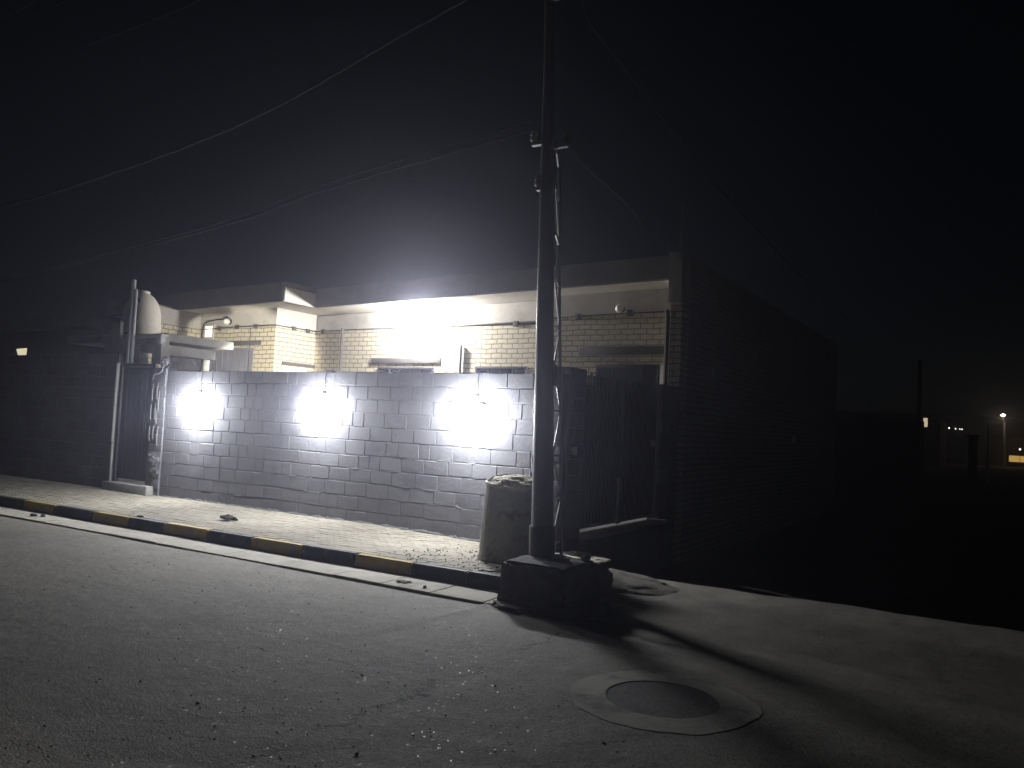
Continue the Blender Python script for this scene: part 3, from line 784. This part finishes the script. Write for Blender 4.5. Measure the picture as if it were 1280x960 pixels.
# ------------------------------------------------------------------ pole, footing, barrel
t = thing('pole_footing', 'dark concrete block under the utility pole at the kerb end', 'footing', (-3.5, 6.75, 0))
b = MB(); tb = bmesh.new(); bmesh.ops.create_cube(tb, size=1)
bmesh.ops.bevel(tb, geom=list(tb.edges), offset=.05, segments=2, affect='EDGES')
bmesh.ops.subdivide_edges(tb, edges=list(tb.edges), cuts=7, use_grid_fill=True)
for v in tb.verts:
    k_ = 1-.07*max(0, v.co.z+.5)
    q = Vector((-3.625+v.co.x*.71*k_, 6.74+v.co.y*.76*k_, .1625+v.co.z*.485))
    n_ = mnoise.fractal(q*4.5, 1, 2, 4)
    chip = max(0, mnoise.noise(q*3.1+Vector((7, 2, 1)))-.15)*(abs(v.co.x) > .4)*(v.co.z > .25)
    q += Vector((v.co.x, v.co.y, 0))*.045*n_+Vector((0, 0, -.13*chip+.012*n_*(v.co.z > .4)))
    v.co = q
b.add(tb)
b.build('block', M['footing'], t)
b = MB(); b.lump((-3.5, 6.35, -.02), .52, .20, .09, 4, .5, 2.0, 3.0); b.lump((-3.18, 6.65, -.02), .2, .4, .10, 4, .5, 2.0, 7.0)
o = b.build('dirt_spill', M['dirt']); tag(o, 'dark earth spilled around the foot of the pole footing', 'earth')
for (c, r, lab) in (((-3.52, 7.12, .42), (.13, .07, .035), 'flat pale lump on the footing right behind the lattice leg'), ((-3.60, 6.86, .415), (.10, .06, .03), 'pale curled lump on the footing between shaft and lattice leg'), ((-3.40, 7.0, .415), (.05, .04, .035), 'small pale lump near the right edge of the footing top')):
    b = MB(); b.lump(c, *r, 3, .5, 3, c[0]*9)
    o = b.build('rubble_lump', M['stone']); tag(o, lab, 'rubble', 'lumps on the footing')
b = MB(); b.lump((-3.47, 7.50, .12), .13, .12, .17, 4, .38, 2.2, 12, False)
o = b.build('rock', M['stone']); tag(o, 'grey broken rock in the sand behind the pole footing', 'rock')

pole = thing('utility_pole', 'tall tapering steel utility pole with lattice leg on a concrete block', 'pole', (-3.85, 6.9, .42))
PX, PY = -3.81, 6.90
def pz(z): return PX-.036*(z-.45)       # the pole leans to the left
b = MB(); zs = [.44, 1.15, 2.2, 3.36, 4.5, 5.2, 6.4, 8.6]
rs = [.109, .103, .090, .077, .062, .049, .044, .040]
b.tube([(pz(z), PY, z) for z in zs], rs, 24); b.build('shaft', M['pole_paint'], pole)
b = MB(); b.tube([(pz(.44), PY, .40), (pz(.7), PY, .69)], .125, 24); b.build('base_sleeve', M['dark_steel'], pole)
def leg_x(z): return -3.86-.058*(z-.45)
LY = 7.45
b = MB(); ld = Vector((-.44, .90, 0)); ln_ = Vector((.90, .44, 0)); q = []
for z in (.06, 1.5, 2.6, 3.6, 4.62):
    w_ = .13-.012*z; c_ = Vector((leg_x(z), LY-.06, z))
    q.append([b.bm.verts.new(c_+ld*w_*a_+ln_*.012*b_) for a_, b_ in ((-1, -1), (1, -1), (1, 1), (-1, 1))])
for i_ in range(4):
    for k in range(4): b.bm.faces.new([q[i_][k], q[i_][(k+1) % 4], q[i_+1][(k+1) % 4], q[i_+1][k]])
b.bm.faces.new(q[0][::-1]); b.bm.faces.new(q[-1])
b.build('lattice_leg', M['pole_paint'], pole)
b = MB(); bz = [.50, .93, 1.36, 1.80, 2.24, 2.62, 3.08, 3.52, 3.98, 4.34]
def inner(z): return pz(z)+.085
for i, z in enumerate(bz):
    b.tube([(inner(z), PY+.04, z), (leg_x(z), LY-.06, z)], .009, 6)
    if i < len(bz)-1:
        z2 = bz[i+1]
        b.tube([(leg_x(z), LY-.06, z+.02), (inner(z2), PY+.04, z2-.02)] if i % 2 else [(inner(z), PY+.04, z+.02), (leg_x(z2), LY-.06, z2-.02)], .011, 6)
b.build('bracing', M['steel'], pole)
def bracket(z, side, ln):
    b = MB(); b.box(pz(z)+(-ln if side < 0 else .03), pz(z)+(-.03 if side < 0 else ln), PY-.05, PY, z-.02, z+.02, .004)
    a = b.build('bracket', M['steel'], pole)
    x = pz(z)+side*ln*.9
    b = MB(); b.lathe([(.012, z+.02), (.035, z+.035), (.04, z+.06), (.022, z+.075), (.036, z+.09), (.03, z+.12), (.012, z+.135)], (x, PY-.025, 0), 14)
    b.build('insulator', M['lintel' if side > 0 else 'concrete'], a)
bracket(4.44, -1, .16); bracket(4.38, 1, .24); bracket(3.98, -1, .10); bracket(6.1, -1, .3); bracket(5.9, 1, .3)
b = MB(); b.box(pz(1.95)+.05, pz(1.95)+.115, PY+.02, PY+.10, 2.03, 2.22, .004); b.build('tag_plate', M['rim'], pole)

t = thing('barrel', 'grey barrel filled with set cement standing on the pavement by the pole', 'barrel', (-4.74, 7.88, .12))
b = MB(); z0 = .125
prof = [(.318, 0), (.335, .01), (.334, .05), (.325, .09), (.316, .27), (.306, .45), (.298, .62), (.286, .78), (.278, .862), (.279, .875)]
b.lathe([(r, z0+z) for r, z in prof], (-4.74, 7.88, 0), 64, wob=.07, sq=1.3)
for v in b.bm.verts: v.co.z += .05*max(0, (v.co.z-z0-.5)/.38)*((v.co.y-7.88)*.86-(v.co.x+4.74)*.5)/.28
b.build('body', M['drum'], t)
b = MB(); n = 48
pts = []
for k in range(n+1):
    a = 2*pi*k/n; q = 1/((abs(cos(a))**3.3+abs(sin(a))**3.3)**(1/3.3)); rr = .277*q*(1+.05*N(cos(a)*1.7, sin(a)*1.7))
    pts.append((-4.74+cos(a)*rr, 7.88+sin(a)*rr, z0+.878+.012*N(cos(a)*3, sin(a)*3, 4)+.05*(sin(a)*.86-cos(a)*.5)*rr/.28))
b.tube(pts, .019, 8, caps=False); b.build('rim', M['rim'], t)
b = MB(); b.lump((-4.74, 7.88, z0+.856), .255, .255, .085, 4, .24, 3.0, 3); b.lump((-4.55, 7.78, z0+.885), .09, .06, .035, 3, .5, 3, 8)
for v in b.bm.verts: v.co.z += .05*((v.co.y-7.88)*.86-(v.co.x+4.74)*.5)/.28
b.build('cement_fill', M['fill'], t)

# ------------------------------------------------------------------ manhole
t = thing('manhole', 'round manhole with pale concrete collar set in the asphalt', 'manhole', (-1.82, 4.86, .01))
C0 = (-1.80, 4.86)
def ring(b, r0, r1, z, n=72, am=.0, sd=0):
    vs = []
    for k in range(n):
        a = 2*pi*k/n
        w = 1+am*mnoise.fractal(Vector((cos(a)*1.6+sd, sin(a)*1.6, 2)), 1, 2, 3)
        vs.append((b.bm.verts.new((C0[0]+cos(a)*r0, C0[1]+sin(a)*r0, z)), b.bm.verts.new((C0[0]+cos(a)*r1*w, C0[1]+sin(a)*r1*w, z-.0045))))
    for k in range(n):
        k2 = (k+1) % n
        b.bm.faces.new([vs[k][0], vs[k][1], vs[k2][1], vs[k2][0]])
    return vs
ZC = .0075
b = MB(); vs = ring(b, .345, .565, ZC, am=.06)
n = len(vs)
for k in range(n):
    k2 = (k+1) % n
    for i, z in ((0, -.05), (1, -.05)):
        p, q = vs[k][i], vs[k2][i]
        b.quad([p.co.copy(), q.co.copy(), (q.co.x, q.co.y, z), (p.co.x, p.co.y, z)])
b.build('collar', M['collar'], t)
b = MB(); b.lathe([(.338, -.05), (.338, .0035), (.30, .0045), (.05, .005)], (*C0, 0), 56); b.build('cover', M['old_asphalt'], t)
b = MB(); b.lathe([(.3445, -.05), (.3445, .0055), (.339, .0055), (.3385, -.05)], (*C0, 0), 56); b.build('rim', M['rust'], t)

# ------------------------------------------------------------------ wires
def wire(name, label, pts, r, m='cable', rough=0.0, group='overhead wires'):
    # smooth through the points
    P = [Vector(p) for p in pts]; out = []
    if group == 'overhead wires': P = [Vector((p.x*KW, p.y*KW, 1.62+(p.z-1.62)*KW)) for p in P]
    for i in range(len(P)-1):
        p0 = P[max(i-1, 0)]; p1 = P[i]; p2 = P[i+1]; p3 = P[min(i+2, len(P)-1)]
        for k in range(10):
            s = k/10
            q = .5*((2*p1)+(-p0+p2)*s+(2*p0-5*p1+4*p2-p3)*s*s+(-p0+3*p1-3*p2+p3)*s**3)
            if rough: q += Vector((0, R(-1, 1), R(-1, 1)))*rough
            out.append(q)
    out.append(P[-1])
    b = MB(); b.tube(out, r, 6)
    return tag(b.build(name, M[m]), label, 'wire', group)
Yp = 6.52
KW = 6.88/6.52                          # wires hang in the pole's own plane
wire('overhead_cable', 'thick sagging overhead cable crossing the middle of the sky', [(-26, Yp, 5.0), (-19, Yp, 4.70), (-13.56, Yp, 4.70), (-11.9, Yp, 4.76), (-10.46, Yp, 4.87), (-9.19, Yp, 4.99), (-8.06, Yp, 5.14), (-7.18, Yp, 5.31), (-6.39, Yp, 5.51), (-5.5, Yp, 5.74), (-4.79, Yp, 5.91), (-4.11, Yp, 6.12)], .012, 'cable_light', .004)
wire('overhead_wire', 'upper of two thin wires meeting the pole at its insulator', [(-26, Yp, 3.75), (-19, Yp, 3.50), (-13.38, Yp, 3.54), (-11.65, Yp, 3.66), (-9.63, Yp, 3.82), (-7.95, Yp, 3.995), (-6.9, Yp, 4.18), (-5.51, Yp, 4.36), (-4.5, Yp, 4.47), (-3.92, Yp, 4.52)], .0085, 'cable_light')
wire('overhead_wire', 'lower of two thin wires meeting the pole at its insulator', [(-26, Yp+.05, 3.65), (-19, Yp+.05, 3.42), (-13.38, Yp+.05, 3.50), (-11.65, Yp+.05, 3.63), (-9.63, Yp+.05, 3.80), (-7.95, Yp+.05, 3.965), (-6.9, Yp+.05, 4.14), (-5.51, Yp+.05, 4.30), (-4.5, Yp+.05, 4.40), (-3.92, Yp+.03, 4.46)], .0085, 'cable_light')
wire('overhead_wire', 'thin wire across the upper left corner, lowest of three', [(-24, Yp, 7.3), (-18, Yp, 6.95), (-13.89, Yp, 6.84), (-11.27, Yp, 6.85), (-8.91, Yp, 6.92), (-6, Yp, 7.2), (-3.9, Yp, 7.5)], .007)
wire('overhead_wire', 'thin wire across the upper left corner, middle of three', [(-24, Yp, 7.75), (-17, Yp, 7.62), (-14.01, Yp, 7.63), (-12.08, Yp, 7.66), (-8, Yp, 7.85), (-3.92, Yp, 8.2)], .007)
wire('overhead_wire', 'thin wire across the upper left corner, topmost of three', [(-24, Yp, 7.95), (-17, Yp, 7.80), (-14.04, Yp, 7.82), (-12.91, Yp, 7.85), (-8, Yp, 8.1), (-3.92, Yp, 8.5)], .007)
wire('overhead_wire', 'wire leaving the pole high up toward the lane on the right', [(-3.52, 6.5, 5.92), (-3.5, 6.7, 5.58), (-3.5, 6.96, 5.50), (-3.5, 7.64, 5.42), (-3.5, 8.81, 5.27), (-3.52, 12, 5.02), (-3.7, 20, 4.9), (-4.2, 34, 5.4), (-4.85, 55.9, 6.81)], .007)
wire('overhead_wire', 'thin wire leaving the lattice top toward the lane on the right', [(-3.53, 6.53, 4.43), (-3.5, 6.6, 4.20), (-3.5, 7.0, 4.12), (-3.52, 7.67, 4.07), (-3.9, 9.8, 4.12), (-4.55, 12.46, 4.445)], .006)

# ------------------------------------------------------------------ small litter
b = MB()
for k in range(7): b.lump((-9.15+R(-.10, .12), 7.62+R(-.06, .06), .165+R(0, .03)), R(.04, .08), R(.03, .06), R(.03, .05), 2, .6, 3, k*3.3)
o = b.build('rag', M['cloth']); tag(o, 'crumpled black rag on the pavement near the kerb', 'rag')
b = MB(); b.lump((-11.9, 6.5, .03), .07, .04, .03, 2, .6, 3, 2); b.lump((-11.75, 6.55, .03), .04, .03, .03, 2, .6, 3, 5)
o = b.build('litter', M['cloth']); tag(o, 'scrap of dark litter in the gutter at the far left', 'litter')
b = MB(); b.lump((-10.15, 6.99, .157), .08, .02, .014, 2, .6, 3, 2)
o = b.build('litter', M['leaf']); tag(o, 'brown scrap lying just behind the kerb top left of the rag', 'litter')
b = MB()
for k in range(4): b.lump((-5.12+R(-.06, .06), 6.50+R(-.04, .04), .035), R(.03, .05), R(.02, .03), .010, 2, .5, 3, k*2.1)
o = b.build('dry_leaf', M['leaf']); tag(o, 'dry brown leaf in the gutter left of the pole footing', 'leaf')
b = MB(); b.lump((-4.82, 6.42, .03), .022, .018, .02, 2, .4, 3, 3)
o = b.build('pebble', M['cloth']); tag(o, 'single dark pebble in the gutter beside the dry leaf', 'pebble')
b = MB(); b.lump((-13.5, 6.68, .05), .16, .10, .10, 3, .35, 2, 4)
o = b.build('rock', M['stone']); tag(o, 'pale stone against the kerb at the far left', 'rock')
b = MB(); rnd = random.Random(8)
for k in range(620):
    x, y = rnd.uniform(-9, 2.5), rnd.uniform(1.2, 6.4)
    if rnd.random() < .35: x, y = rnd.gauss(-2.9, .8), rnd.uniform(1.5, 4.6)
    r = rnd.uniform(.0025, .007)*(1.5 if rnd.random() < .06 else 1)
    t_ = bmesh.new(); bmesh.ops.create_icosphere(t_, subdivisions=1, radius=r)
    for v in t_.verts: v.co = Vector((v.co.x*rnd.uniform(.7, 1.4), v.co.y*rnd.uniform(.7, 1.3), v.co.z*rnd.uniform(.5, .9)))+Vector((x, y, .012*N(x*.5, y*.5, 1)+r*.4))
    b.add(t_)
for k in range(240):
    x, y = rnd.uniform(-5.9, -4.2), rnd.uniform(6.98, 8.5); r = rnd.uniform(.004, .012)
    t_ = bmesh.new(); bmesh.ops.create_icosphere(t_, subdivisions=1, radius=r)
    for v in t_.verts: v.co = v.co*rnd.uniform(.7, 1.2)+Vector((x, y, walk_z(x, y)+r*.3))
    b.add(t_)
o = b.build('grit', M['grit']); o['kind'] = 'stuff'; o['label'] = 'loose grit and stone chips scattered over the asphalt and pavement'

# ------------------------------------------------------------------ left neighbour with lit window
t = thing('neighbour_house', 'dark neighbouring house at the far left with one small lit window', 'house', (-25, 13, 0))
b = MB(); b.box(-30, -20, 12.0, 20, -.75, 3.6); b.build('wall', M['far_wall'], t)
b = MB(); b.box(-30.3, -19.7, 11.6, 20.2, 3.602, 3.9, .02); b.build('roof', M['old_concrete'], t)
b = MB(); b.quad([(-23.45, 11.985, 3.12), (-22.92, 11.985, 3.14), (-22.95, 11.985, 2.84), (-23.28, 11.985, 2.86)]); 
r_ = bmesh.ops.extrude_face_region(b.bm, geom=list(b.bm.faces)); 
for v in [g_ for g_ in r_['geom'] if isinstance(g_, bmesh.types.BMVert)]: v.co.y += .01
b.build('window', M['lit_window'], t)

# ------------------------------------------------------------------ far end of the lane
t = thing('far_wall', 'low dark compound wall along the far side of the lane', 'wall', (-12, 60, 0))
b = MB(); b.box(-30, -4.9, 59.8, 60.2, -.75, 3.25, .02); b.build('wall', M['far_wall'], t)
b = MB(); b.lump((-8.7, 60, 3.2), .5, .3, .3, 3, .4, 2, 3); b.build('coping_debris', M['far_wall'], t)
b = MB(); b.tube([(-5.13, 59, -.75), (-5.12, 59, 7.2)], .13, 10)
o = b.build('lane_pole', M['dark_steel']); tag(o, 'tall dark pole beside the far lit doorway', 'pole')
t = thing('far_house', 'distant dark house with a narrow warm lit doorway', 'house', (-7, 100, 0))
b = MB(); b.box(-18, -6.6, 100, 110, -.75, 4.6); b.build('wall', M['far_wall'], t)
b = MB(); b.box(-8.22, -7.82, 99.96, 100.02, 3.75, 4.72); b.build('doorway', M['lit_door'], t)
b = MB(); b.box(-18.3, -6.3, 99.9, 110, 4.86, 5.2); b.build('roof', M['far_wall'], t)
t = thing('far_pillar', 'brownish gate pillar left of the distant street lamp', 'pillar', (-2.0, 60, 0))
b = MB(); b.box(-2.32, -1.82, 59.8, 60.3, -.75, 2.35, .02); b.build('shaft', M['far_wall'], t)
b = MB(); b.box(-2.40, -1.74, 59.72, 60.38, 2.352, 2.5, .02); b.build('cap', M['far_wall'], t)
b = MB(); b.tube([(-1.25, 60, -.75), (-1.25, 60, 3.25)], .05, 8)
o = b.build('far_post', M['panel_white']); tag(o, 'thin pale post between the far pillar and the street lamp', 'post')
# street lamp, and a strip glowing in place of lamp-lit far road
t = thing('street_lamp', 'distant street lamp on a grey pole at the right edge', 'street lamp', (-.8, 122, 0))
b = MB(); b.tube([(-.70, 124, -.75), (-.75, 124, 3.0), (-.80, 124, 5.2)], .16, 8); b.build('pole', M['steel'], t)
b = MB(); b.tube([(-.80, 124, 5.2), (-.88, 123.4, 6.0), (-.9, 122.8, 6.15)], .06, 8); b.build('arm', M['steel'], t)
b = MB(); b.lathe([(.05, 6.25), (.2, 6.15), (.24, 6.05), (.12, 5.95)], (-.92, 122.5, 0), 12); b.build('lantern', M['street_glass'], t)
point('street_lamp_light', (-.92, 122.4, 5.7), 70, (1.0, .72, .34), .2)
b = MB(); b.box(-.2, 9, 125, 125.3, .15, .95)  # emissive box stands in for lamp light on the far road
o = b.build('glow_strip', M['strip_glow']); tag(o, 'long low amber strip made to glow like lamp-lit road at the far end of the lane', 'glowing strip')
for (x, z, r, lab) in ((-6.30, 3.93, .085, 'first from the left of the four tiny far lamps'), (-5.62, 3.88, .07, 'second from the left of the four tiny far lamps'), (-5.18, 3.86, .055, 'third from the left of the four tiny far lamps'), (-4.96, 3.83, .07, 'last on the right of the four tiny far lamps')):
    t = thing('far_lamp', lab, 'lamp', (x, 109.9, z), 'row of tiny far lamps')
    b = MB(); b.lathe([(.03, z-r), (r, z-.02), (r, z+.02), (.03, z+r)], (x, 110, 0), 12); b.build('bulb', M['far_lamp'], t)
    b = MB(); b.tube([(x, 110.02, -.75), (x, 110.02, z-r)], .03, 6); b.build('stalk', M['dark_steel'], t)
t = thing('far_lamp', 'single tiny lamp right of the distant street lamp', 'lamp', (.95, 118, 1.8), 'row of tiny far lamps')
b = MB(); b.lathe([(.03, 1.68), (.11, 1.78), (.11, 1.82), (.03, 1.92)], (.95, 118, 0), 12); b.build('bulb', M['far_lamp'], t)
b = MB(); b.tube([(.95, 118.02, -.75), (.95, 118.02, 1.68)], .03, 6); b.build('stalk', M['dark_steel'], t)
t = thing('far_building', 'dim building block at the far right beyond the street lamp', 'building', (4, 132, 0))
b = MB(); b.box(-1.8, 12, 132, 140, -.75, 3.2); b.build('wall', M['far_wall'], t)
b = MB(); b.box(-.2, 12.3, 131.7, 140, 3.202, 3.5); b.build('roof', M['far_wall'], t)
wire('far_wire', 'thin far wire strung level to the street lamp', [(-9, 112, 5.6), (-4, 116, 5.72), (-.82, 124, 5.95), (8, 124, 6.1)], .04, 'cable_light', 0, 'wires at the street lamp')
wire('far_wire', 'lower far wire rising to the street lamp from the left', [(-3.4, 112, 4.1), (-2.0, 118, 4.7), (-.80, 124, 5.1)], .05, 'cable_light', 0, 'wires at the street lamp')

# ------------------------------------------------------------------ haze, sky, moon, camera
b = MB(); b.box(-118, 118, -18, 195, -1.2, 12)
m = bpy.data.materials.new('haze'); m.use_nodes = True
nt = m.node_tree; nt.nodes.clear()
out = nt.nodes.new('ShaderNodeOutputMaterial'); pv = nt.nodes.new('ShaderNodeVolumePrincipled')
pv.inputs['Color'].default_value = (.74, .77, 1.0, 1); pv.inputs['Density'].default_value = .0035; pv.inputs['Anisotropy'].default_value = .85  # volume added to imitate the lens glare around the lamps
nt.links.new(pv.outputs[0], out.inputs['Volume'])
hz = b.build('haze', m); hz['kind'] = 'stuff'; hz['label'] = 'thin haze volume added to imitate lens glare around the lamps'

w = bpy.data.worlds.new('World'); SC.world = w; w.use_nodes = True
nt = w.node_tree; bg = nt.nodes['Background']
sky = nt.nodes.new('ShaderNodeTexSky'); sky.sky_type = 'NISHITA'; sky.sun_disc = False
sky.sun_elevation = radians(25); sky.sun_rotation = radians(120)
nt.links.new(sky.outputs[0], bg.inputs['Color']); bg.inputs['Strength'].default_value = .0004
l = bpy.data.lights.new('added_sun', 'SUN'); l.energy = .004; l.angle = radians(.5); l.color = (1, .96, .9)  # weak sun lamp added for faint fill, no moon is known
mo = bpy.data.objects.new('added_sun', l); COL.objects.link(mo); mo.rotation_euler = (radians(65), 0, radians(60))

cam = bpy.data.cameras.new('camera'); cam.sensor_width = 36; cam.sensor_fit = 'HORIZONTAL'
cam.lens = 1020/1280*36; cam.clip_start = .05; cam.clip_end = 1000
co = bpy.data.objects.new('camera', cam); COL.objects.link(co)
# columns: camera right, up, back in world axes
right = Vector((.85264176, .52037135, .04708272)); down = Vector((.01280243, .06927732, -.99751529)); fwd = Vector((-.5223391, .85112532, .05240672))
mt = Matrix((( right.x, -down.x, -fwd.x, 0), (right.y, -down.y, -fwd.y, 0), (right.z, -down.z, -fwd.z, 0), (0, 0, 0, 1)))
DZ = Matrix.Translation((0, 0, 1.62))
co.matrix_world = DZ @ mt
SC.camera = co

SC.view_settings.view_transform = 'Standard'; SC.view_settings.look = 'None'
SC.view_settings.exposure = 0; SC.view_settings.gamma = 1; SC.view_settings.use_curve_mapping = False
SC.render.engine = 'CYCLES'
cy = SC.cycles
cy.use_denoising = True
try: cy.denoiser = 'OPENIMAGEDENOISE'
except Exception: pass
cy.max_bounces = 6; cy.diffuse_bounces = 4; cy.glossy_bounces = 3; cy.volume_bounces = 1
cy.use_adaptive_sampling = False
cy.sample_clamp_indirect = 4; cy.caustics_reflective = False; cy.caustics_refractive = False
